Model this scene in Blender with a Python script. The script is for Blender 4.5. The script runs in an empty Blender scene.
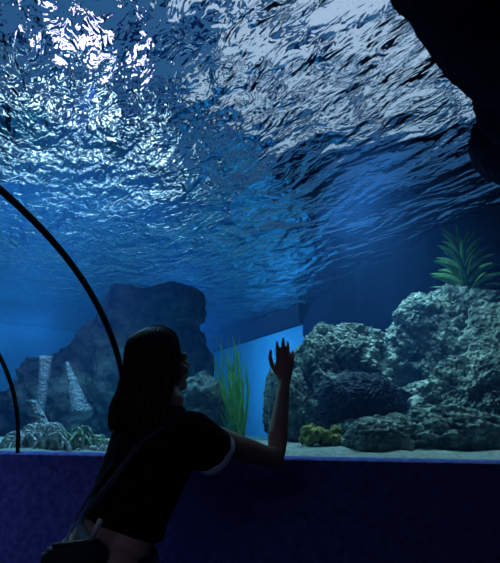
import bpy, bmesh, math, random
from mathutils import Vector, Matrix, noise, Quaternion
sc = bpy.context.scene
col = sc.collection
R = math.radians

# ---------------------------------------------------------------- camera
F = 450.0
PITCH = math.atan2(118.5, F)
EYE = Vector((0, 0, 1.35))
cam = bpy.data.cameras.new('camera')
cam.sensor_fit = 'HORIZONTAL'; cam.sensor_width = 36; cam.lens = F/500*36
cam.clip_start = .02; cam.clip_end = 200
co = bpy.data.objects.new('camera', cam); col.objects.link(co)
co.location = EYE; co.rotation_euler = (R(90)+PITCH, 0, 0)
sc.camera = co

# ---------------------------------------------------------------- world, added fill lights, exposure
w = bpy.data.worlds.new('world'); sc.world = w; w.use_nodes = True
bg = w.node_tree.nodes['Background']
bg.inputs[0].default_value = (.035, .135, .34, 1); bg.inputs[1].default_value = .78
vs = sc.view_settings
sc.display_settings.display_device = 'sRGB'
vs.view_transform = 'Standard'; vs.look = 'None'; vs.gamma = 1; vs.use_curve_mapping = False
vs.exposure = 0.0
sc.cycles.max_bounces = 10; sc.cycles.transparent_max_bounces = 16; sc.cycles.volume_bounces = 0
sc.cycles.transmission_bounces = 8; sc.cycles.glossy_bounces = 5; sc.cycles.diffuse_bounces = 2
sc.cycles.sample_clamp_indirect = 6; sc.cycles.use_denoising = True
sc.cycles.caustics_reflective = False; sc.cycles.caustics_refractive = False

def spot(name, loc, target, watts, colr, size, blend=.6, radius=0):
    l = bpy.data.lights.new(name, 'SPOT'); l.energy = watts; l.color = colr
    l.spot_size = R(size); l.spot_blend = blend; l.shadow_soft_size = radius
    o = bpy.data.objects.new(name, l); col.objects.link(o); o.location = loc
    o.rotation_euler = (Vector(target)-Vector(loc)).to_track_quat('-Z', 'Y').to_euler()
    return o
def tank_fill(name, loc, target, watts, colr, sx, sy, spread=130):  # unseen area light added inside the tank, no fixture modelled
    l = bpy.data.lights.new(name, 'AREA'); l.energy = watts; l.color = colr; l.shape = 'RECTANGLE'; l.size = sx; l.size_y = sy; l.spread = R(spread)
    o = bpy.data.objects.new(name, l); col.objects.link(o); o.location = loc
    o.rotation_euler = (Vector(target)-Vector(loc)).to_track_quat('-Z', 'Y').to_euler()
tank_fill('reef_fill', (.95, 3.75, 3.28), (1.2, 3.75, 1.3), 30, (.52, .85, 1), 1.5, .5, 112)  # fill added just under the surface to light the right reef
tank_fill('coral_fill', (-1.7, 3.7, 3.28), (-1.7, 3.5, 1.2), 46, (.30, .70, 1), 1.8, .9)  # added fill for the left corals and rocks
tank_fill('far_wall_fill', (-5.0, 9.6, 3.2), (-5.2, 12.0, 1.6), 210, (.28, .70, 1), 1.5, 1.2, 170)  # added light that brightens the left wall and its mirror image
tank_fill('back_wall_fill', (-1.7, 9.2, 3.25), (-.1, 12.0, 1.6), 270, (.20, .58, 1), 1.2, 1.2, 170)  # unseen light added to brighten the blue back wall
spot('violet_glow_fill', (-.95, 2.35, 3.2), (-2.2, 4.2, 2.7), 130, (.66, .55, 1), 60, 1)  # added spot that tints the water haze violet
al = bpy.data.lights.new('tunnel_fill', 'AREA'); al.energy = 1.7; al.color = (.55, .6, 1); al.size = 1.2; al.shape = 'RECTANGLE'; al.size_y = .3  # soft overhead fill added so the woman's arm and the carpet show
ao = bpy.data.objects.new('tunnel_fill', al); col.objects.link(ao); ao.location = (-.7, -.25, 2.0); ao.rotation_euler = (R(25), 0, 0)

al = bpy.data.lights.new('carpet_wall_fill', 'SPOT'); al.energy = 16; al.color = (.35, .42, 1); al.spot_size = R(60); al.spot_blend = 1; al.shadow_soft_size = .05  # spot added to brighten the left part of the carpeted wall
ao = bpy.data.objects.new('carpet_wall_fill', al); col.objects.link(ao); ao.location = (-2.4, 1.5, 1.5); ao.rotation_euler = (Vector((-1.1, 2.3, .45))-ao.location).to_track_quat('-Z', 'Y').to_euler()

# ---------------------------------------------------------------- helpers
U = Vector((.988, -.153, 0)).normalized()     # along the tunnel
T = Vector((.153, .988, 0)).normalized()      # out of the tunnel into the tank
T0 = 2.135                                     # acrylic foot
H = 3.40                                       # water level
SAND = 1.075
def tun(s, t, z): return U*s + T*t + Vector((0, 0, z))

def px(x, y, d):
    """world point on the ray of an image point, d metres ahead (used as a measuring rod while laying out)"""
    vx, vy = (x-250)/F, (281.5-y)/F
    c, s = math.cos(PITCH), math.sin(PITCH)
    v = Vector((vx, c-vy*s, s+vy*c))
    return EYE + v*(d/v.y)

def tag(o, label=None, cat=None, group=None, kind=None):
    for k, v in (('label', label), ('category', cat), ('group', group), ('kind', kind)):
        if v: o[k] = v
    return o
def empty(name, loc, rz=0):
    o = bpy.data.objects.new(name, None); col.objects.link(o)
    o.location = loc; o.rotation_euler = (0, 0, rz); return o
def link(name, bm, mat=None, parent=None, smooth=True):
    me = bpy.data.meshes.new(name); bm.to_mesh(me); bm.free()
    if smooth: me.polygons.foreach_set('use_smooth', [True]*len(me.polygons))
    if mat: me.materials.append(mat)
    o = bpy.data.objects.new(name, me); col.objects.link(o)
    if parent is not None:
        o.parent = parent; o.matrix_parent_inverse = Matrix.Translation(parent.location).inverted() if parent.type == 'EMPTY' and parent.rotation_euler.z == 0 else Matrix()
    return o

def nodes(name):
    m = bpy.data.materials.new(name); m.use_nodes = True
    nt = m.node_tree; nt.nodes.clear()
    out = nt.nodes.new('ShaderNodeOutputMaterial')
    def N(t, **k):
        n = nt.nodes.new(t)
        for a, b in k.items():
            if a.startswith('i_'): n.inputs[a[2:].replace('_', ' ')].default_value = b
            else: setattr(n, a, b)
        return n
    def L(a, b): nt.links.new(a, b)
    return m, nt, out, N, L

def surf(name, c1, c2=None, scale=8, rough=.8, bump=.3, bscale=30, detail=8, spec=.3, vor=0, dist=.01, c3=None, sheen=0):
    m, nt, out, N, L = nodes(name)
    p = N('ShaderNodeBsdfPrincipled', i_Roughness=rough); p.inputs['Specular IOR Level'].default_value = spec
    tc = N('ShaderNodeTexCoord')
    n1 = N('ShaderNodeTexNoise', i_Scale=scale, i_Detail=detail, i_Roughness=.65); L(tc.outputs['Object'], n1.inputs['Vector'])
    r = N('ShaderNodeValToRGB'); L(n1.outputs[0], r.inputs[0])
    r.color_ramp.elements[0].position = .35; r.color_ramp.elements[0].color = (*c1, 1)
    r.color_ramp.elements[1].position = .68; r.color_ramp.elements[1].color = (*(c2 or c1), 1)
    if c3:
        e = r.color_ramp.elements.new(.5); e.color = (*c3, 1)
    L(r.outputs[0], p.inputs['Base Color'])
    n2 = N('ShaderNodeTexNoise', i_Scale=bscale, i_Detail=detail, i_Roughness=.7); L(tc.outputs['Object'], n2.inputs['Vector'])
    b = N('ShaderNodeBump', i_Strength=bump, i_Distance=dist)
    if vor:
        v = N('ShaderNodeTexVoronoi', i_Scale=vor); L(tc.outputs['Object'], v.inputs['Vector'])
        ad = N('ShaderNodeMath', operation='ADD'); L(n2.outputs[0], ad.inputs[0]); L(v.outputs['Distance'], ad.inputs[1])
        L(ad.outputs[0], b.inputs['Height'])
    else: L(n2.outputs[0], b.inputs['Height'])
    L(b.outputs[0], p.inputs['Normal']); L(p.outputs[0], out.inputs['Surface'])
    return m

# ---------------------------------------------------------------- materials
def water_material():
    m, nt, out, N, L = nodes('water')
    geo = N('ShaderNodeNewGeometry')
    sep = N('ShaderNodeSeparateXYZ'); L(geo.outputs['Position'], sep.inputs[0])
    top = N('ShaderNodeMath', operation='GREATER_THAN'); L(sep.outputs['Z'], top.inputs[0]); top.inputs[1].default_value = H-.12
    mp0 = N('ShaderNodeMapping'); mp0.inputs['Rotation'].default_value = (0, 0, R(WAVE_ROT)); L(geo.outputs['Position'], mp0.inputs['Vector'])
    mp = N('ShaderNodeMapping'); mp.inputs['Scale'].default_value = (1, .45, 1); L(mp0.outputs[0], mp.inputs['Vector'])
    big = N('ShaderNodeTexNoise', i_Scale=2.5, i_Detail=2, i_Roughness=.5, i_Distortion=.6); L(mp.outputs[0], big.inputs['Vector'])
    mid = N('ShaderNodeTexNoise', i_Scale=9.0, i_Detail=2, i_Roughness=.5, i_Distortion=1.0); L(mp.outputs[0], mid.inputs['Vector'])
    fine = N('ShaderNodeTexNoise', i_Scale=24, i_Detail=1.5, i_Roughness=.5, i_Distortion=.5); L(mp.outputs[0], fine.inputs['Vector'])
    def bump(src, d, prev=None):
        b = N('ShaderNodeBump', i_Strength=1.0, i_Distance=d); L(src.outputs[0], b.inputs['Height'])
        if prev: L(prev.outputs[0], b.inputs['Normal'])
        return b
    calm = N('ShaderNodeMapRange'); calm.inputs['From Min'].default_value = -1.2; calm.inputs['From Max'].default_value = 1.4
    calm.inputs['To Min'].default_value = 1.0; calm.inputs['To Max'].default_value = .38; L(sep.outputs['X'], calm.inputs['Value'])
    b1 = bump(big, WAVE[0]); b2 = bump(mid, WAVE[1], b1); b3 = bump(fine, WAVE[2], b2)
    L(calm.outputs[0], b2.inputs['Strength']); L(calm.outputs[0], b3.inputs['Strength'])
    g = N('ShaderNodeBsdfGlass', i_Roughness=0.0, i_IOR=IOR); L(b3.outputs[0], g.inputs['Normal'])
    tr = N('ShaderNodeBsdfTransparent')
    mx = N('ShaderNodeMixShader'); mx.inputs[0].default_value = .0
    L(g.outputs[0], mx.inputs[1]); L(tr.outputs[0], mx.inputs[2])
    m2 = N('ShaderNodeMixShader'); L(top.outputs[0], m2.inputs[0]); L(tr.outputs[0], m2.inputs[1]); L(mx.outputs[0], m2.inputs[2])
    L(m2.outputs[0], out.inputs['Surface'])
    vsn = N('ShaderNodeVolumeScatter', i_Density=VOL[0], i_Anisotropy=.25); vsn.inputs['Color'].default_value = (.08, .33, 1, 1)
    va = N('ShaderNodeVolumeAbsorption', i_Density=VOL[1]); va.inputs['Color'].default_value = (.0, .62, .93, 1)
    ad = N('ShaderNodeAddShader'); L(vsn.outputs[0], ad.inputs[0]); L(va.outputs[0], ad.inputs[1]); L(ad.outputs[0], out.inputs['Volume'])
    return m
IOR = 1.12; WAVE = (.17, .06, .014); WAVE_ROT = 152; VOL = (.060, .10)
M_WATER = water_material()

def acrylic_material():
    m, nt, out, N, L = nodes('acrylic')
    tr = N('ShaderNodeBsdfTransparent'); tr.inputs[0].default_value = (.95, .98, 1, 1)
    gl = N('ShaderNodeBsdfGlossy', i_Roughness=.02)
    lw = N('ShaderNodeFresnel', i_IOR=1.12)
    mx = N('ShaderNodeMixShader'); L(lw.outputs[0], mx.inputs[0]); L(tr.outputs[0], mx.inputs[1]); L(gl.outputs[0], mx.inputs[2])
    L(mx.outputs[0], out.inputs['Surface']); return m
M_ACR = acrylic_material()
def emis(name, c, s):
    m, nt, out, N, L = nodes(name)
    e = N('ShaderNodeEmission', i_Strength=s); e.inputs[0].default_value = (*c, 1); L(e.outputs[0], out.inputs['Surface']); return m

M_ROCK = surf('reef_rock', (.04, .11, .11), (.52, .74, .66), scale=9, bump=1, bscale=26, vor=34, dist=.035, c3=(.20, .30, .27))
M_ROCKFAR = surf('far_reef_rock', (.02, .06, .08), (.26, .42, .40), scale=3, bump=1, bscale=8, vor=9, dist=.08)
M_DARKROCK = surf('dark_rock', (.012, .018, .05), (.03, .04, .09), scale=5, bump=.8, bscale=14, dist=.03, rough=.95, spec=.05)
M_SAND = surf('sand', (.15, .23, .21), (.36, .46, .41), scale=30, bump=.6, bscale=60, dist=.008)
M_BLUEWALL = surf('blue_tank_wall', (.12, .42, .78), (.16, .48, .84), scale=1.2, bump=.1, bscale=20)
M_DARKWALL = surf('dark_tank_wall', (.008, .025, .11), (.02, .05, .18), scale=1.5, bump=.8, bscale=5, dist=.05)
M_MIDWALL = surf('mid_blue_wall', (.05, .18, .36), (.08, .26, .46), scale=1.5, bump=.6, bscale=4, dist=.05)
M_BEAM = surf('beam', (.003, .010, .035), (.006, .018, .05), scale=3, bump=.2)
M_CARPET = surf('carpet', (.08, .11, .40), (.22, .26, .72), scale=34, bump=1, bscale=160, dist=.006, rough=1, spec=0)
M_FLOOR = surf('dark_floor', (.01, .012, .03), (.02, .022, .05), scale=20, bump=.3, bscale=80)
M_SEAM = surf('seam', (.012, .008, .010), (.02, .012, .014), scale=20, bump=.1, rough=.6)
M_CORALPALE = surf('pale_coral', (.45, .55, .56), (.85, .92, .90), scale=30, bump=1, bscale=50, vor=40, dist=.02)
M_CORALGREEN = surf('green_coral', (.16, .34, .24), (.55, .75, .55), scale=26, bump=1, bscale=50, vor=30, dist=.02)
M_BRAIN = surf('brain_coral', (.015, .04, .08), (.035, .09, .14), scale=20, bump=1, bscale=60, vor=60, dist=.02)
M_YELLOW = surf('yellow_coral', (.10, .16, .04), (.38, .42, .12), scale=24, bump=1, bscale=60, vor=50, dist=.012)
M_GRASS = surf('seagrass', (.08, .38, .08), (.24, .68, .16), scale=14, bump=.2, rough=.6)
M_LEAF = surf('broad_leaf', (.06, .26, .09), (.18, .46, .16), scale=12, bump=.2, rough=.6)
M_SPONGE = surf('pale_sponge', (.16, .22, .28), (.50, .60, .68), scale=30, bump=1, bscale=40, vor=45, dist=.02)
M_SKIN = surf('skin', (.42, .27, .21), (.48, .31, .24), scale=20, bump=.1, bscale=200, rough=.5, dist=.001)
M_SHIRT = surf('black_cotton', (.006, .006, .009), (.009, .009, .013), scale=60, bump=.4, bscale=14, dist=.01, rough=1, spec=.1)
M_CUFF = surf('pale_blue_knit', (.62, .72, .92), (.70, .80, .95), scale=60, bump=.4, bscale=200, dist=.002, rough=1, spec=.1)
M_JEANS = surf('dark_denim', (.012, .015, .04), (.02, .025, .06), scale=80, bump=.4, bscale=200, dist=.002, rough=1, spec=.1)
M_STRAP = surf('grey_webbing', (.045, .04, .07), (.07, .06, .10), scale=120, bump=.5, bscale=200, dist=.001, rough=.9)
M_BAG = surf('black_bag', (.010, .010, .016), (.02, .02, .03), scale=60, bump=.4, bscale=120, dist=.002, rough=.6)
M_METAL = surf('pale_buckle', (.55, .55, .50), (.7, .7, .65), scale=60, bump=.1, rough=.4)
def hair_material():
    m, nt, out, N, L = nodes('hair')
    p = N('ShaderNodeBsdfPrincipled', i_Roughness=.45); p.inputs['Specular IOR Level'].default_value = .15
    tc = N('ShaderNodeTexCoord'); sp = N('ShaderNodeSeparateXYZ'); L(tc.outputs['Object'], sp.inputs[0])
    mr = N('ShaderNodeMapRange'); mr.inputs['From Min'].default_value = 1.50; mr.inputs['From Max'].default_value = 1.30
    L(sp.outputs['Z'], mr.inputs['Value'])
    r = N('ShaderNodeValToRGB'); L(mr.outputs[0], r.inputs[0])
    r.color_ramp.elements[0].color = (.004, .003, .004, 1); r.color_ramp.elements[1].color = (.045, .018, .012, 1)
    r.color_ramp.elements[0].position = .3
    L(r.outputs[0], p.inputs['Base Color']); L(p.outputs[0], out.inputs['Surface']); return m
M_HAIR = hair_material()

# ---------------------------------------------------------------- the setting
def arch_pts(off=0.0, n=40):
    """inner acrylic section (t, z): from the tank-side foot over the crown to the other foot"""
    c, a, b, e = .5, T0-.5+off, 1.16+off, 2.25
    pts = []
    for i in range(n+1):
        th = math.pi*i/n
        cx, cz = math.cos(th), math.sin(th)
        pts.append((c+a*math.copysign(abs(cx)**(2/e), cx), 1.04+b*abs(cz)**(2/e)))
    return pts
def extrude(name, prof, s0, s1, mat, closed=False, parent=None, smooth=True, caps=False):
    bm = bmesh.new(); a = [bm.verts.new(tun(s0, t, z)) for t, z in prof]; b = [bm.verts.new(tun(s1, t, z)) for t, z in prof]
    n = len(prof)
    for i in range(n if closed else n-1):
        j = (i+1) % n; bm.faces.new((a[i], a[j], b[j], b[i]))
    if caps: bm.faces.new(a); bm.faces.new(list(reversed(b)))
    bmesh.ops.recalc_face_normals(bm, faces=bm.faces)
    return link(name, bm, mat, parent, smooth)
def box(bm, c, size, rot=None):
    r = bmesh.ops.create_cube(bm, size=1)
    mt = Matrix.Translation(c) @ (rot.to_4x4() if rot else Matrix()) @ Matrix.Diagonal((*size, 1))
    bmesh.ops.transform(bm, matrix=mt, verts=r['verts']); return r['verts']

S0, S1 = -9.0, 6.0
# carpeted wall below the glass: rounded top edge
wall = extrude('wall_front', [(T0, 0), (T0-.004, 1.06), (T0+.004, 1.092), (T0+.02, 1.10), (T0+.085, 1.10), (T0+.085, 0)], S0, S1, M_CARPET, closed=True, smooth=False, caps=True)
tag(wall, kind='structure')
f = extrude('floor', [(T0+.05, 0), (T0+.05, -.1), (-1.3, -.1), (-1.3, 0)], S0, S1, M_FLOOR, closed=True, smooth=False, caps=True); tag(f, kind='structure')
wb = extrude('wall_rear', [(-1.135, 0), (-1.135, 1.10), (-1.22, 1.10), (-1.22, 0)], S0, S1, M_CARPET, closed=True, smooth=False, caps=True); tag(wb, kind='structure')
# acrylic sheet, 10 mm
inner = arch_pts(.012)[0:]; outer = arch_pts(.03)
ac = extrude('window_1', [(inner[0][0], 1.0)]+inner+[(inner[-1][0], 1.0)], S0, S1, M_ACR); tag(ac, kind='structure')

# water body
def build_water():
    bm = bmesh.new()
    arch = arch_pts(.05)
    prof = [(-3.0, H), (-3.0, .35), (arch[-1][0], .35)] + list(reversed(arch)) + [(arch[0][0], .35), (17.5, .35), (17.5, H)]
    s0, s1 = S0, S1
    ns, nt = 190, 256
    g = {}
    for i in range(ns+1):
        for j in range(nt+1):
            s = s0+(s1-s0)*i/ns; t = -3+20.5*j/nt
            fade = min(1, 8*min(i/ns, 1-i/ns, j/nt, 1-j/nt))
            p = tun(s, t, 0)
            h = noise.noise(Vector((p.x*.9+p.y*.5, p.y*.35-p.x*.2, 3)))*.028+noise.noise(Vector((p.x*2.2, p.y*1.3, 9)))*.010
            g[i, j] = bm.verts.new(tun(s, t, H+h*fade))
    for i in range(ns):
        for j in range(nt): bm.faces.new((g[i, j], g[i+1, j], g[i+1, j+1], g[i, j+1]))
    mid_ = prof[1:-1]
    a = [bm.verts.new(tun(s0, t, z)) for t, z in mid_]; b = [bm.verts.new(tun(s1, t, z)) for t, z in mid_]
    for i in range(len(mid_)-1): bm.faces.new((a[i], b[i], b[i+1], a[i+1]))
    big = [bm.faces.new([g[0, j] for j in range(nt+1)]+list(reversed(a))), bm.faces.new([g[ns, j] for j in range(nt+1)]+list(reversed(b))),
           bm.faces.new([g[i, 0] for i in range(ns+1)]+[b[0], a[0]]), bm.faces.new([g[i, nt] for i in range(ns+1)]+[b[-1], a[-1]])]
    bmesh.ops.triangulate(bm, faces=big)
    bmesh.ops.recalc_face_normals(bm, faces=bm.faces)
    bm.normal_update()
    o = link('tank_water', bm, M_WATER)
    for p in o.data.polygons:
        if p.normal.z < .8: p.use_smooth = False
    tag(o, 'clear blue aquarium water with a rippling surface overhead, filling the tank around the tunnel', 'water', kind='stuff')
build_water()

# enclosing tank walls behind and at the ends of the tunnel
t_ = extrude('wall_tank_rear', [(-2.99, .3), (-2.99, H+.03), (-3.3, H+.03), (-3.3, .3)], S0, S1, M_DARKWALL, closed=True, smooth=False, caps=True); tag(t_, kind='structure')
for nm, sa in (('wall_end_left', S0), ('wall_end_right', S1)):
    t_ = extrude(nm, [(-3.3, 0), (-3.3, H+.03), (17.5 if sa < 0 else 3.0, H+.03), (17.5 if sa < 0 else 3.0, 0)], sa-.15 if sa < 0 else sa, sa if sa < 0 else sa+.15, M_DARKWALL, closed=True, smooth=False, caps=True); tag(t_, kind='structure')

# sand bed with gentle dunes
bm = bmesh.new(); g = {}
ns, nt = 150, 120
for i in range(ns+1):
    for j in range(nt+1):
        s = S0+(S1-S0)*i/ns; t = T0+.085+(17.2-T0)*(j/nt)**2
        dr = min(1, max(0, (t-3.3)/2)); z = SAND-.6*dr*dr*(3-2*dr)+noise.noise(Vector((s*1.7, t*2, 0)))*.03*min(1, (t-T0)*2)+.02*noise.noise(Vector((s*6, t*6, 5)))*min(1, (t-T0-.08)*5)
        g[i, j] = bm.verts.new(tun(s, t, z))
for i in range(ns):
    for j in range(nt): bm.faces.new((g[i, j], g[i+1, j], g[i+1, j+1], g[i, j+1]))
sand = link('sand_bed', bm, M_SAND); tag(sand, 'pale sand covering the tank bottom just behind the glass', 'sand', kind='stuff')

def vwall(name, pts, z0, z1, mat, rough=0, dense=.12, thick=.3):
    """upright wall along a plan polyline, optionally with a rocky relief, with real thickness"""
    bm = bmesh.new(); cols = []
    for (x0, y0), (x1, y1) in zip(pts, pts[1:]):
        n = max(1, int(math.hypot(x1-x0, y1-y0)/dense)) if rough else 1
        for i in range(n): cols.append(Vector((x0+(x1-x0)*i/n, y0+(y1-y0)*i/n, 0)))
    cols.append(Vector((*pts[-1], 0)))
    d = (Vector((*pts[-1], 0))-Vector((*pts[0], 0))).normalized(); nrm = Vector((d.y, -d.x, 0))
    m = int((z1-z0)/dense) if rough else 1
    rows = []
    for k in range(m+1):
        z = z0+(z1-z0)*k/m; r = []
        for c in cols:
            p = Vector((c.x, c.y, z))
            if rough: p += nrm*(noise.fractal(p*.9, 1, 2, 4)*rough)
            r.append(bm.verts.new(p))
        rows.append(r)
    for k in range(m):
        for i in range(len(cols)-1): bm.faces.new((rows[k][i], rows[k][i+1], rows[k+1][i+1], rows[k+1][i]))
    r = bmesh.ops.solidify(bm, geom=bm.faces[:], thickness=thick)
    o = link(name, bm, mat, smooth=bool(rough)); tag(o, kind='structure'); return o
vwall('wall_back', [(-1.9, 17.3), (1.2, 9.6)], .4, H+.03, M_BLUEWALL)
# dark beam under the waterline along the blue wall
bm = bmesh.new()
a, b = Vector((-1.9, 17.3, 0)), Vector((1.2, 9.6, 0)); d = (b-a).normalized()
box(bm, (a+b)/2+Vector((0, 0, H-.24))-Vector((d.y, -d.x, 0))*-.0, ((b-a).length, .30, .44), Matrix.Rotation(math.atan2(d.y, d.x), 3, 'Z'))
bmesh.ops.bevel(bm, geom=bm.edges[:], offset=.02, segments=2, affect='EDGES')
tag(link('trim_1', bm, M_BEAM, smooth=False), kind='structure')
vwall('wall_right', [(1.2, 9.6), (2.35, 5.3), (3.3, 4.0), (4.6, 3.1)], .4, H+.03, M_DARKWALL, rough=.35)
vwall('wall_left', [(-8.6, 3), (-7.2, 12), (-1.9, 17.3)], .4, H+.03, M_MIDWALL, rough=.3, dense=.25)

# lamp panels of the hall above the tank
M_HOUSE = surf('lamp_housing', (.02, .02, .025), (.03, .03, .035), scale=10, bump=.1, rough=.5)
def panel(loc, size, rz, tilt, c, s, label):
    e = empty('light_panel', loc); e.rotation_euler = (tilt, 0, rz)
    bm = bmesh.new(); box(bm, Vector((0, 0, .06)), (size[0]+.1, size[1]+.1, .12)); bmesh.ops.bevel(bm, geom=bm.edges[:], offset=.02, segments=1, affect='EDGES')
    h = link('housing', bm, M_HOUSE, None, False); h.parent = e
    bm = bmesh.new(); box(bm, Vector((0, 0, -.01)), (size[0], size[1], .02))
    h = link('diffuser', bm, emis('diffuser_light', c, s), None, False); h.parent = e
    tag(e, label, 'lamp'); return e
def lamp_rows(x0, x1, nx, y0, y1, ny, z, size, c, st, label, grp):
    first = None
    for i in range(nx):
        for j in range(ny):
            loc = Vector((x0+(x1-x0)*(i+.5*(j % 2))/nx, y0+(y1-y0)*j/ny, z))
            if first is None:
                first = panel(loc, size, 0, 0, c, st, label); first['group'] = grp
            else:
                e = first.copy(); col.objects.link(e); e.location = loc
                for ch in first.children:
                    k = ch.copy(); col.objects.link(k); k.parent = e
panel((-2.9, 6.6, 6.4), (1.3, .9), 0, 0, (.88, .60, 1), 5, 'violet white lamp glaring through the water surface at the top left')
def roof_beam(n, y, z, x0, x1):
    bm = bmesh.new(); box(bm, Vector(((x0+x1)/2, y, z+.19)), (x1-x0, .10, .14))
    tag(link('trim_%d' % n, bm, M_HOUSE, smooth=False), kind='structure')
roof_beam(4, 6.6, 6.4, -12, 11)
for j in range(6): roof_beam(5+j, 7.6+(17-7.6)*j/6, 5.6, -12, 11)
for j in range(4): roof_beam(11+j, 5.0+5.6*j/4, 6.2, -12, 11)
lamp_rows(-9, -1.6, 6, 7.6, 17, 6, 5.6, (.42, .55), (.80, .84, 1), 8.5, 'cool white hall lamp broken into sparkles by the ripples at the left', 'cool lamps over the left of the tank')
lamp_rows(-.5, 6.4, 4, 5.0, 10.6, 4, 6.2, (1.45, .95), (.72, .74, 1), .95, 'pale hall lamp drawn out into streaks by the ripples at the right', 'pale lamps over the right of the tank')


# arch seams between acrylic panels
def arch_seam(s_foot, label, skew=.25, hw=.011):
    bm = bmesh.new(); pts = arch_pts(-.002, 64); pts = [(pts[0][0], 1.1)]+[p for p in pts if p[1] > 1.12]+[(pts[-1][0], 1.1)]
    ring = []
    for i, (t, z) in enumerate(pts):
        a = pts[max(i-1, 0)]; b = pts[min(i+1, len(pts)-1)]
        tx, tz = b[0]-a[0], b[1]-a[1]; l = math.hypot(tx, tz); nx, nz = tz/l, -tx/l   # outward
        s = s_foot-skew*(T0-t)
        q = []
        for ds, dn in ((-hw, -.008), (hw, -.008), (hw, .008), (-hw, .008)):
            q.append(bm.verts.new(tun(s+ds, t+nx*dn, z+nz*dn)))
        ring.append(q)
    for p, q in zip(ring, ring[1:]):
        for k in range(4): bm.faces.new((p[k], p[(k+1) % 4], q[(k+1) % 4], q[k]))
    bm.faces.new(ring[0]); bm.faces.new(ring[-1])
    bmesh.ops.recalc_face_normals(bm, faces=bm.faces)
    return bm
tag(link('trim_2', arch_seam(-.909, ''), M_SEAM, smooth=False), kind='structure')
tag(link('trim_3', arch_seam(-1.475, '', .6, .006), M_SEAM, smooth=False), kind='structure')

# ---------------------------------------------------------------- rocks and corals
def blob(c, r, seed, sub=6, amp=.22, freq=1.6, ridge=.10, flat=0, fine=.03, rot=0):
    bm = bmesh.new(); bmesh.ops.create_icosphere(bm, subdivisions=sub, radius=1)
    off = Vector((seed*7.3, seed*3.1, seed*1.7)); sc_ = max(r)
    for v in bm.verts:
        n = v.co.normalized()
        q = n*freq+off
        d = 1+amp*noise.fractal(q, 1, 2, 3)
        d += ridge*(1-2*abs(noise.noise(q*2.6)))*.8
        d += ridge*.5*(1-2*abs(noise.noise(q*5.7+Vector((3, 1, 2)))))
        d += ridge*.35*(1-2.4*abs(noise.noise(q*11+Vector((7, 2, 4)))))
        d += fine*noise.fractal(q*16, 1, 2, 3)
        p = n*d
        if flat and p.z < -flat: p.z = -flat+(p.z+flat)*.2
        p = Vector((p.x*r[0], p.y*r[1], p.z*r[2]))
        v.co = Matrix.Rotation(rot, 3, 'Y') @ p + Vector(c)
    return bm
def merge(*bms):
    out = bmesh.new(); me = bpy.data.meshes.new('t')
    for b in bms:
        b.to_mesh(me); b.free(); out.from_mesh(me)
    bpy.data.meshes.remove(me); return out
def rock(name, label, cat, mat, blobs, group=None):
    bms = [blob(*a, **k) for a, k in blobs]
    o = link(name, merge(*bms), mat); tag(o, label, cat, group); return o

P = px
# right reef
rock('reef_rock', 'large rugged rock at the back right carrying the broad-leaved green plant', 'rock', M_ROCK,
     [((P(452, 348, 4.1), (.50, .45, .48), 1), dict(amp=.2, sub=7, flat=.9)), ((P(420, 318, 3.95), (.20, .25, .19), 2), {}), ((P(480, 315, 4.0), (.26, .3, .20), 22), {})])
rock('reef_rock', 'rugged grey green rock mound behind the raised hand', 'rock', M_ROCK,
     [((P(338, 392, 3.7), (.42, .4, .42), 3), dict(amp=.3, sub=7)), ((P(288, 405, 3.5), (.16, .2, .30), 4), {}), ((P(345, 345, 3.8), (.30, .3, .16), 14), {})])
rock('reef_rock', 'long sloping rock at the right edge rising in front of the others', 'rock', M_ROCK,
     [((P(478, 410, 3.25), (.46, .33, .32), 5), dict(amp=.3, sub=7, rot=-.5)), ((P(510, 350, 3.3), (.25, .3, .34), 6), dict(amp=.3))])
rock('boulder', 'rounded ridged boulder on the sand right against the glass', 'rock', M_ROCK,
     [((P(385, 440, 2.95), (.30, .2, .14), 7), dict(ridge=.14)), ((P(455, 440, 2.9), (.36, .24, .17), 8), dict(ridge=.14))])
rock('boulder', 'smaller round-topped boulder on the sand between the yellow green clump and the long ridged one', 'rock', M_ROCK,
     [((P(378, 442, 2.65), (.17, .12, .12), 31), dict(ridge=.10, amp=.12))])
# left reef
rock('overhanging_rock', 'tall hazy rock with an overhanging top behind the head of the woman', 'rock', M_ROCKFAR,
     [((P(142, 365, 6.0), (.76, .6, .95), 9), dict(amp=.25, ridge=.07)), ((P(172, 308, 5.9), (.42, .4, .30), 10), dict(amp=.2, ridge=.06)), ((P(78, 402, 6.2), (.80, .7, .62), 11), dict(amp=.25)), ((P(10, 425, 6.6), (.9, .6, .45), 19), dict(amp=.25))])
rock('reef_rock', 'small rock with green growth between the face of the woman and the seagrass', 'rock', M_ROCKFAR,
     [((P(200, 412, 3.6), (.20, .2, .26), 12), dict(amp=.25))])
# dark overhang near the glass top right
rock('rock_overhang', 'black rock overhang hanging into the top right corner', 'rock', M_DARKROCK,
     [((P(505, 20, 1.72), (.34, .25, .60), 15), dict(amp=.06, ridge=.02, fine=.02, rot=-.60)), ((P(449, -40, 1.72), (.30, .25, .34), 17), dict(amp=.06, ridge=.02, fine=.02)), ((P(520, 95, 1.9), (.20, .2, .26), 18), dict(amp=.06, ridge=.03)), ((P(503, 145, 2.5), (.17, .2, .24), 16), dict(amp=.12, ridge=.04))])

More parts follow.
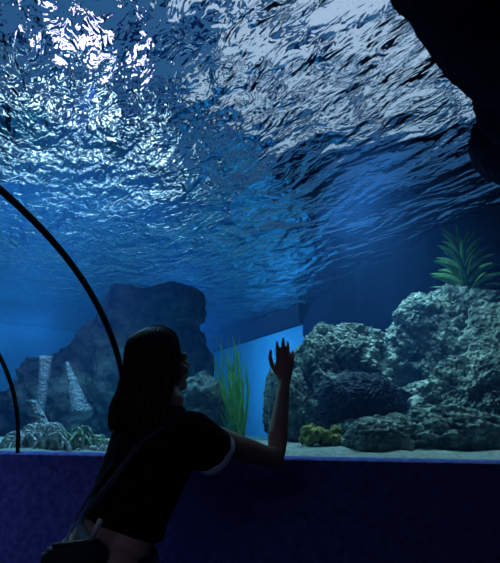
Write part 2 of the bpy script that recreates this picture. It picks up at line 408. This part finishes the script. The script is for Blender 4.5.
def brain(name, label, c, r, mat, seed):
    """dome with meandering grooves"""
    bm = bmesh.new(); bmesh.ops.create_icosphere(bm, subdivisions=7, radius=1)
    for v in bm.verts:
        n = v.co.normalized(); q = n*7+Vector((seed, 0, 0))
        wv = math.sin(14*noise.noise(q*.6)+n.z*9)
        d = 1+.10*noise.noise(n*1.8+Vector((seed, 5, 0)))+.022*wv
        v.co = Vector((n.x*r[0]*d, n.y*r[1]*d, n.z*r[2]*d))+Vector(c)
    o = link(name, bm, mat); tag(o, label, 'coral'); return o
brain('brain_coral', 'dark blue domed brain coral nestled among the right hand rocks', P(360, 406, 3.1), (.28, .2, .22), M_BRAIN, 3)

def branching(name, label, c, w_, h_, n, mat, seed, rad=.012):
    """low tangle of looping branches"""
    random.seed(seed); bm = bmesh.new()
    for k in range(n):
        x = random.uniform(-w_, w_); y = random.uniform(-w_*.5, w_*.5)
        hh = h_*(1-(x/w_)**2*.6)*random.uniform(.5, 1); a = random.uniform(0, math.pi); sp = random.uniform(.25, .6)*h_
        pts = []
        for i in range(9):
            u = i/8*math.pi
            pts.append(Vector(c)+Vector((x+math.cos(u)*sp*math.cos(a), y+math.cos(u)*sp*math.sin(a), math.sin(u)*hh-.02))+Vector((noise.noise(Vector((k, i*.6, 0))), noise.noise(Vector((k, i*.6, 5))), 0))*.02)
        tube(bm, pts, [rad*(1-.3*math.sin(u*math.pi/8)) for u in range(9)], 7)
    o = link(name, bm, mat); tag(o, label, 'coral'); return o
def tube(bm, pts, rad, seg=10, flat=1.0, axis=None):
    """tapered tube with closed round ends"""
    pts = [Vector(p) for p in pts]; rings = []
    n = len(pts); up = None
    for i, p in enumerate(pts):
        d = (pts[min(i+1, n-1)]-pts[max(i-1, 0)]).normalized()
        if axis is not None: s = (Vector(axis)-d*d.dot(Vector(axis))).normalized()
        else:
            if up is None: up = Vector((0, 0, 1)) if abs(d.z) < .9 else Vector((1, 0, 0))
            s = d.cross(up).normalized(); up = s.cross(d)
        q = d.cross(s)
        r = rad[i]; r = r if isinstance(r, tuple) else (r, r*flat)
        rings.append([bm.verts.new(p+s*r[0]*math.cos(2*math.pi*k/seg)+q*r[1]*math.sin(2*math.pi*k/seg)) for k in range(seg)])
    for a, b in zip(rings, rings[1:]):
        for k in range(seg): bm.faces.new((a[k], a[(k+1) % seg], b[(k+1) % seg], b[k]))
    for r_, p, q in ((rings[0], pts[0], pts[1]), (rings[-1], pts[-1], pts[-2])):
        rr = (r_[0].co-p).length
        c = bm.verts.new(p+(p-q).normalized()*min(rr*.6, 1))
        for k in range(seg): bm.faces.new((r_[k], r_[(k+1) % seg], c))
branching('tangled_coral', 'pale tangled coral heap at the left beside the thin seam', P(38, 446, 2.95), .19, .17, 44, M_CORALPALE, 1, .010)
branching('tangled_coral', 'greenish tangled coral heap between the pale heap and the woman', P(76, 445, 3.0), .16, .14, 44, M_CORALGREEN, 2, .010)
branching('coral_rubble', 'low pale coral rubble on the sand beside the back of the woman', P(102, 449, 2.9), .14, .05, 40, M_CORALPALE, 3, .010)
def lumps(name, label, c, n, spread, r, mat, seed):
    random.seed(seed); bms = []
    for k in range(n):
        p = Vector(c)+Vector((random.uniform(-spread, spread), random.uniform(-.06, .06), random.uniform(0, .05)))
        bms.append(blob(p, (r, r, r*random.uniform(.8, 1.3)), seed+k, sub=3, amp=.4, ridge=.2))
    o = link(name, merge(*bms), mat); tag(o, label, 'coral')
lumps('cabbage_coral', 'small yellow green coral clump on the sand below the brain coral', P(322, 440, 2.85), 16, .12, .03, M_YELLOW, 20)

def cone(name, label, base, top, r0, r1, mat, seed):
    bm = bmesh.new(); n = 24; m = 20; base = Vector(base); top = Vector(top); rows = []
    for i in range(m+1):
        u = i/m; c = base.lerp(top, u); rr = r0+(r1-r0)*u
        rr *= 1+.12*math.sin(u*21)*.4
        rows.append([bm.verts.new(c+Vector((math.cos(2*math.pi*k/n), math.sin(2*math.pi*k/n), 0))*rr*(1+.12*noise.noise(Vector((k*.9, u*6, seed))))) for k in range(n)])
    for a, b in zip(rows, rows[1:]):
        for k in range(n): bm.faces.new((a[k], a[(k+1) % n], b[(k+1) % n], b[k]))
    bm.faces.new(rows[0]); bm.faces.new(rows[-1])
    bmesh.ops.recalc_face_normals(bm, faces=bm.faces)
    o = link(name, bm, mat); tag(o, label, 'sponge')
cone('cone_sponge', 'pale pitted cone rising from behind the pale tangled coral', P(48, 440, 3.2), P(31, 400, 3.2), .075, .03, M_SPONGE, 1)
cone('cone_sponge', 'tall pale blue cone leaning left in front of the hazy rock', P(82, 412, 4.3), P(67, 362, 4.3), .09, .012, M_SPONGE, 2)
cone('cone_sponge', 'faint bluish cone standing farthest left behind the others', P(40, 420, 4.8), P(46, 356, 4.8), .03, .065, M_SPONGE, 3)

# plants
def blade(bm, base, tip, width, bend, seg=8, fold=.25):
    base, tip = Vector(base), Vector(tip); d = tip-base
    side = d.cross(Vector((0, 1, 0)) if abs(d.normalized().y) < .8 else Vector((1, 0, 0))).normalized()
    side = (Quaternion(d.normalized(), random.uniform(-.7, .7)) @ side)
    nrm = side.cross(d.normalized()); L0 = None
    for i in range(seg+1):
        u = i/seg; c = base+d*u+Vector(bend)*math.sin(u*math.pi)*.5
        wd = width*math.sin(math.pi*(.12+.88*u))**.7*(1-u*.35) if u < 1 else .0005
        r = [bm.verts.new(c-side*wd+nrm*wd*fold), bm.verts.new(c-nrm*.0015), bm.verts.new(c+side*wd+nrm*wd*fold), bm.verts.new(c+nrm*.0025)]
        if L0:
            for k in range(4): bm.faces.new((L0[k], L0[(k+1) % 4], r[(k+1) % 4], r[k]))
        L0 = r
def seagrass():
    random.seed(5); root = P(238, 438, 3.5); root.z = SAND
    e = empty('seagrass', root); tag(e, 'tall green seagrass tuft swaying between the sleeve and the raised arm', 'plant')
    bm = bmesh.new()
    for k in range(46):
        b = root+Vector((random.uniform(-.05, .05), random.uniform(-.05, .05), -.02))
        hgt = random.uniform(.30, .80)
        tip = b+Vector((-.12*hgt/.8+random.uniform(-.09, .12), random.uniform(-.1, .1), hgt))
        blade(bm, b, tip, .008, (random.uniform(-.10, .12), 0, 0), 12)
    link('foliage', bm, M_GRASS, e)
    bm = bmesh.new(); tube(bm, [root+Vector((0, 0, -.03)), root+Vector((.0, 0, .05)), root+Vector((-.01, 0, .12))], [.03, .022, .012]); link('stem', bm, M_GRASS, e)
seagrass()
def leafy():
    random.seed(8); root = P(468, 292, 3.95)
    e = empty('broad_leaved_plant', root); tag(e, 'green broad-leaved water plant on top of the back right rock', 'plant')
    bm = bmesh.new()
    for k in range(44):
        u = k/44; a = k*2.4; zz = u*.46
        l = .36*(1-.55*u)
        b = root+Vector((0, 0, zz-.04)); tip = b+Vector((math.cos(a)*l, math.sin(a)*l*.8, .12+.10*u))
        blade(bm, b, tip, .042*(1-.4*u), (0, 0, .07), 8)
    link('foliage', bm, M_LEAF, e)
    bm = bmesh.new(); tube(bm, [root+Vector((0, 0, -.1)), root+Vector((.01, 0, .2)), root+Vector((0, 0, .45))], [.018, .014, .006]); link('stem', bm, M_LEAF, e)
leafy()

# ---------------------------------------------------------------- the woman
def ell(bm, c, r, rot=None, sub=4):
    g = bmesh.ops.create_icosphere(bm, subdivisions=sub, radius=1)
    mt = Matrix.Translation(c) @ (rot.to_4x4() if rot else Matrix()) @ Matrix.Diagonal((*r, 1))
    bmesh.ops.transform(bm, matrix=mt, verts=g['verts'])
def remesh(bm, voxel, smooth=4, name='t'):
    me = bpy.data.meshes.new(name); bm.to_mesh(me); bm.free()
    o = bpy.data.objects.new(name, me); col.objects.link(o)
    r = o.modifiers.new('r', 'REMESH'); r.mode = 'VOXEL'; r.voxel_size = voxel; r.use_smooth_shade = True
    if smooth:
        s = o.modifiers.new('s', 'SMOOTH'); s.iterations = smooth; s.factor = .5
    dg = bpy.context.evaluated_depsgraph_get(); ev = o.evaluated_get(dg)
    b2 = bmesh.new(); b2.from_mesh(ev.to_mesh()); bpy.data.objects.remove(o); return b2

FD = Vector((.62, .785, 0)).normalized(); RT = Vector((FD.y, -FD.x, 0)); UP = Vector((0, 0, 1))
PEL = Vector((-.42, 1.53, .90)); NECK = Vector((-.285, 1.60, 1.305))
def B(r, f, z, o=PEL): return o+RT*r+FD*f+UP*z
rotT = Matrix((RT, FD, UP)).transposed()
HC = Vector((-.318, 1.63, 1.475))
HF = Vector((.80, .60, 0)).normalized(); HR = Vector((HF.y, -HF.x, 0))
HU = (UP*.98-HF*.14).normalized(); HF2 = HR.cross(HU)*-1
HF2 = HU.cross(HR)
rotH = Matrix((HR, HF2, HU)).transposed()
def Hd(r, f, u): return HC+HR*r+HF2*f+HU*u
SHR = NECK+RT*.140+UP*-.060; SHL = NECK-RT*.155+UP*-.04
ELR = Vector((.095, 1.80, 1.135)); WRR = Vector((.142, 1.90, 1.425))
ELL_ = SHL+Vector((-.10, .0, -.27)); WRL = PEL-RT*.17+FD*.14+UP*.02
torso = [(PEL+UP*-.04, (.165, .115)), (PEL+UP*.03, (.150, .105)), (PEL.lerp(NECK, .28), (.125, .09)), (PEL.lerp(NECK, .5), (.135, .10)), (PEL.lerp(NECK, .75), (.155, .105)), (PEL.lerp(NECK, .92), (.145, .085)), (NECK+UP*.0, (.075, .06))]
def body():
    bm = bmesh.new()
    tube(bm, [a for a, _ in torso], [b for _, b in torso], 28, axis=RT)
    tube(bm, [NECK+UP*-.03, NECK+UP*.04+HF*.01, Hd(0, -.02, -.06)], [.058, .050, .050], 16)
    # head
    ell(bm, Hd(0, -.012, .028), (.072, .092, .083), rotH)
    ell(bm, Hd(0, .035, -.035), (.056, .058, .068), rotH)
    ell(bm, Hd(0, .070, -.082), (.026, .024, .022), rotH)          # chin
    ell(bm, Hd(0, .093, -.050), (.020, .012, .006), rotH, 3); ell(bm, Hd(0, .090, -.060), (.018, .012, .006), rotH, 3)   # lips
    tube(bm, [Hd(0, .082, .018), Hd(0, .096, -.006), Hd(0, .108, -.022)], [.007, .009, .012], 10)   # nose
    for s in (-1, 1):
        ell(bm, Hd(s*.012, .096, -.026), (.008, .010, .007), rotH, 3)
        ell(bm, Hd(s*.032, .078, .010), (.014, .010, .008), rotH, 3)   # eyelids
        ell(bm, Hd(s*.034, .082, .026), (.020, .008, .005), rotH, 3)   # brow
        ell(bm, Hd(s*.073, -.005, -.008), (.008, .018, .030), rotH, 3)  # ears
        ell(bm, Hd(s*.042, .058, -.030), (.022, .026, .024), rotH, 3)   # cheek
    # right arm
    tube(bm, [SHR+RT*-.06, SHR, SHR.lerp(ELR, .5), ELR, ELR.lerp(WRR, .3), ELR.lerp(WRR, .7), WRR], [.055, .052, .044, .038, .040, .030, .023], 18)
    # left arm
    tube(bm, [SHL+RT*.06, SHL, SHL.lerp(ELL_, .5), ELL_, ELL_.lerp(WRL, .3), WRL], [.055, .050, .043, .036, .037, .023], 18)
    # legs
    for s in (-1, 1):
        hip = B(s*.085, 0, -.03); kn = B(s*.095, .02, -.44); an = B(s*.10, -.01, -.83)
        tube(bm, [hip, hip.lerp(kn, .35), kn, kn.lerp(an, .3), an], [.095, .088, .058, .056, .036], 20)
        tube(bm, [an+FD*-.03+UP*-.035, an+FD*.07+UP*-.04, an+FD*.15+UP*-.05], [(.034, .032), (.040, .026), (.034, .016)], 14, axis=RT)
    ell(bm, B(-.08, -.05, -.03), (.09, .085, .09), rotT); ell(bm, B(.08, -.05, -.03), (.09, .085, .09), rotT)
    hand(bm, WRR, Vector((.015, .06, .3)).normalized(), Vector((1, .0, -.05)).normalized(), R_FING)
    hand(bm, WRL, Vector((.25, .25, -.6)).normalized(), Vector((.5, -.6, 0)).normalized(), L_FING)
    return remesh(bm, .0042, 3)
def hand(bm, wr, fwd, rt, fing):
    """fwd = wrist to knuckles, rt = towards the little finger, palm faces -nrm"""
    rt = (rt-fwd*rt.dot(fwd)).normalized(); nrm = rt.cross(fwd)        # back of the hand for a right hand seen from behind
    K = 1.12
    Q = lambda r, f, n: wr+(rt*r+fwd*f+nrm*n)*K
    tube(bm, [Q(0, -.01, 0), Q(0, .02, 0), Q(0, .055, 0), Q(.002, .088, 0)], [(.024, .018), (.031, .017), (.039, .015), (.038, .012)], 16, axis=rt)
    for (r, spread, ln, curl, f0) in fing['f']:
        p = Q(r, f0, 0); d = (fwd+rt*spread).normalized(); pts = [p-d*.02, p]; ang = 0
        for k, seg in enumerate((.46, .30, .24)):
            ang += curl[k]; dd = (d*math.cos(ang)-nrm*math.sin(ang)).normalized(); p = p+dd*ln*seg*K; pts.append(p)
        tube(bm, pts, [.0095, .0095, .0085, .0078, .0060], 12)
    th = fing['t']; pts = [Q(*q) for q in th]
    tube(bm, pts, [.014, .013, .0105, .0095, .0070], 12)
R_FING = dict(f=[(-.026, -.06, .074, (.05, .2, .2), .084), (-.008, .01, .083, (.02, .2, .2), .090), (.010, .03, .078, (.12, .28, .2), .088), (.027, .10, .060, (.3, .4, .3), .080)],
              t=[(-.012, .015, -.004), (-.026, .033, -.010), (-.046, .060, -.014), (-.055, .090, -.012), (-.053, .118, -.006)])
L_FING = dict(f=[(-.028, -.05, .070, (.5, .7, .5), .084), (-.009, 0, .078, (.5, .8, .5), .088), (.011, .04, .072, (.55, .8, .5), .086), (.029, .1, .058, (.6, .8, .5), .078)],
              t=[(-.012, .015, -.004), (-.028, .035, -.014), (-.040, .055, -.028), (-.036, .075, -.040), (-.026, .09, -.048)])
foot = Vector((PEL.x, PEL.y, 0))
person = empty('person', foot)
tag(person, 'person with long dark hair in a black T-shirt raising one hand to the glass', 'person')
link('body', body(), M_SKIN, person)

def loft(bm, rows, seg=28): tube(bm, [a for a, _ in rows], [b for _, b in rows], seg, axis=RT)
def sleeve_dir(s, e):
    return ((e-s).normalized()+UP*-.45).normalized()
def tshirt():
    bm = bmesh.new()
    k = lambda u: PEL.lerp(NECK, u)
    rows = [(k(.19), (.152, .118)), (k(.28), (.148, .113)), (k(.5), (.155, .120)), (k(.75), (.176, .122)), (k(.90), (.165, .100)), (NECK+UP*.005, (.090, .070)), (NECK+UP*.02, (.064, .060))]
    loft(bm, rows)
    for s, e in ((SHR, ELR), (SHL, ELL_)):
        i = NECK.lerp(s, .45)+UP*-.03; dv = sleeve_dir(s, e)
        tube(bm, [i, s+UP*.004, s+dv*.045, s+dv*.098], [.07, .066, .070, .074], 20)
    b = remesh(bm, .006, 6)
    # soft folds
    for v in b.verts:
        q = v.co*9; v.co += v.normal*.004*noise.fractal(Vector((q.x+q.z*.6, q.y, q.z*.5)), 1, 2, 3)
    return b
shirt = link('t_shirt', tshirt(), M_SHIRT, person)
for s, e in ((SHR, ELR), (SHL, ELL_)):
    bm = bmesh.new(); dv = sleeve_dir(s, e); a = s+dv*.092; b_ = s+dv*.120; tube(bm, [a, a.lerp(b_, .5), b_], [.0745, .0755, .0745], 28)
    o = link('sleeve_band', remesh(bm, .005, 1), M_CUFF); o.parent = shirt; o.matrix_parent_inverse = Matrix()
    o['label'] = 'pale blue sleeve band'
def trousers():
    bm = bmesh.new()
    loft(bm, [(PEL+UP*-.06, (.178, .132)), (PEL+UP*-.01, (.165, .124)), (PEL+UP*.012, (.160, .120))])
    for s in (-1, 1):
        hip = B(s*.085, 0, -.05); kn = B(s*.095, .02, -.44); an = B(s*.10, -.01, -.80)
        tube(bm, [hip, hip.lerp(kn, .35), kn, kn.lerp(an, .3), an], [.105, .100, .072, .068, .052], 20)
        ell(bm, B(s*.08, -.05, -.05), (.098, .095, .09), rotT)
    return remesh(bm, .008, 5)
link('trousers', trousers(), M_JEANS, person)
for s in (-1, 1):
    an = B(s*.10, -.01, -.83); bm = bmesh.new()
    tube(bm, [an+FD*-.05+UP*-.035, an+FD*.06+UP*-.035, an+FD*.16+UP*-.045, an+FD*.19+UP*-.05], [(.040, .035), (.046, .034), (.042, .024), (.03, .018)], 20, axis=RT)
    link('shoe', remesh(bm, .006, 3), M_BAG, person)
def hair():
    random.seed(11); bm = bmesh.new()
    ell(bm, Hd(0, -.030, .036), (.086, .098, .088), rotH)
    ell(bm, Hd(0, -.055, -.03), (.082, .080, .095), rotH)
    base = remesh(bm, .008, 2)
    # strands running from the parting down the back and sides
    for k in range(330):
        az = random.uniform(-2.25, 2.25)              # 0 = back of head
        sidev = math.sin(az); backv = -math.cos(az)
        rr = random.uniform(.97, 1.14)
        p0 = Hd(sidev*.02, -.005+backv*.02, .120*rr)
        p1 = Hd(sidev*.070*rr, -.02+backv*.078*rr, .095)
        p2 = Hd(sidev*.096*rr, -.03+backv*.086*rr, .010)
        dn = random.uniform(.78, 1.16)
        spread = 1+random.uniform(-.05, .18)
        base_pt = HC+HR*(sidev*.098*rr*spread)+HF*(-.045+backv*.085*rr)
        p3 = base_pt+UP*-.10*dn; p4 = base_pt+UP*-.17*dn+HF*(-.012)+HR*sidev*.01+Vector((random.uniform(-.012, .012), random.uniform(-.01, .01), 0))
        if abs(az) > 1.75:   # front locks are shorter and tuck behind the cheek
            p3 = p3+HF*-.02; p4 = p4+HF*-.03
        p5 = p4+UP*-.03+HF*random.uniform(-.012, .012)
        pts = []
        ctl = [p0, p1, p2, p3, p4, p5]
        for i in range(len(ctl)-1):
            a = ctl[max(i-1, 0)]; b = ctl[i]; c = ctl[i+1]; d = ctl[min(i+2, 5)]
            for u in (0, .33, .66):
                pts.append(.5*((2*b)+(c-a)*u+(2*a-5*b+4*c-d)*u*u+(3*b-a-3*c+d)*u**3))
        pts.append(ctl[-1]); n = len(pts)
        tube(base, pts, [.0055*min(1, .4+i*.2)*(1 if i < n-4 else (n-i)/5+.1) for i in range(n)], 5)
    return base
link('hair', hair(), M_HAIR, person)

# shoulder bag hanging at the hip, with its strap over the right shoulder
BAGC = Vector((-.47, 1.36, .905))
bag = empty('shoulder_bag', BAGC); tag(bag, 'small black shoulder bag hanging on grey straps at the hip of the person', 'bag')
rb = Matrix.Rotation(R(25), 3, 'Z')
bm = bmesh.new(); box(bm, BAGC, (.16, .06, .15), rb); bmesh.ops.bevel(bm, geom=bm.edges[:], offset=.02, segments=4, affect='EDGES'); link('pouch', bm, M_BAG, bag)
bm = bmesh.new(); box(bm, BAGC+Vector((0, -.006, .03)), (.164, .066, .07), rb); bmesh.ops.bevel(bm, geom=bm.edges[:], offset=.012, segments=3, affect='EDGES'); link('flap', bm, M_BAG, bag)
def strap(pts, w_, t_, name, mat):
    bm = bmesh.new(); c = []
    for i in range(len(pts)-1):
        a = pts[max(i-1, 0)]; b = pts[i]; cc = pts[i+1]; d = pts[min(i+2, len(pts)-1)]
        for q in range(6):
            u = q/6; c.append(.5*((2*b)+(cc-a)*u+(2*a-5*b+4*cc-d)*u*u+(3*b-a-3*cc+d)*u**3))
    c.append(pts[-1]); tube(bm, c, [(w_, t_)]*len(c), 10, axis=RT)
    return link(name, bm, mat, bag)
k = lambda u: PEL.lerp(NECK, u)
strap([BAGC+Vector((.03, 0, .07)), k(.25)-FD*.125+RT*-.05, k(.55)-FD*.135+RT*.03, k(.82)-FD*.122+RT*.08, SHR+UP*.060-FD*.01+RT*-.03], .013, .002, 'strap', M_STRAP)
strap([BAGC+Vector((-.03, 0, .07)), k(.25)-FD*.120+RT*-.09, k(.55)-FD*.125+RT*-.04, k(.75)-FD*.12+RT*.00], .005, .002, 'cord', M_STRAP)
bm = bmesh.new(); box(bm, BAGC+Vector((.052, -.01, .105)), (.016, .008, .06), Matrix.Rotation(R(25), 3, 'Y')); bmesh.ops.bevel(bm, geom=bm.edges[:], offset=.003, segments=2, affect='EDGES'); o = link('buckle', bm, M_METAL, bag); o['label'] = 'pale strap buckle'
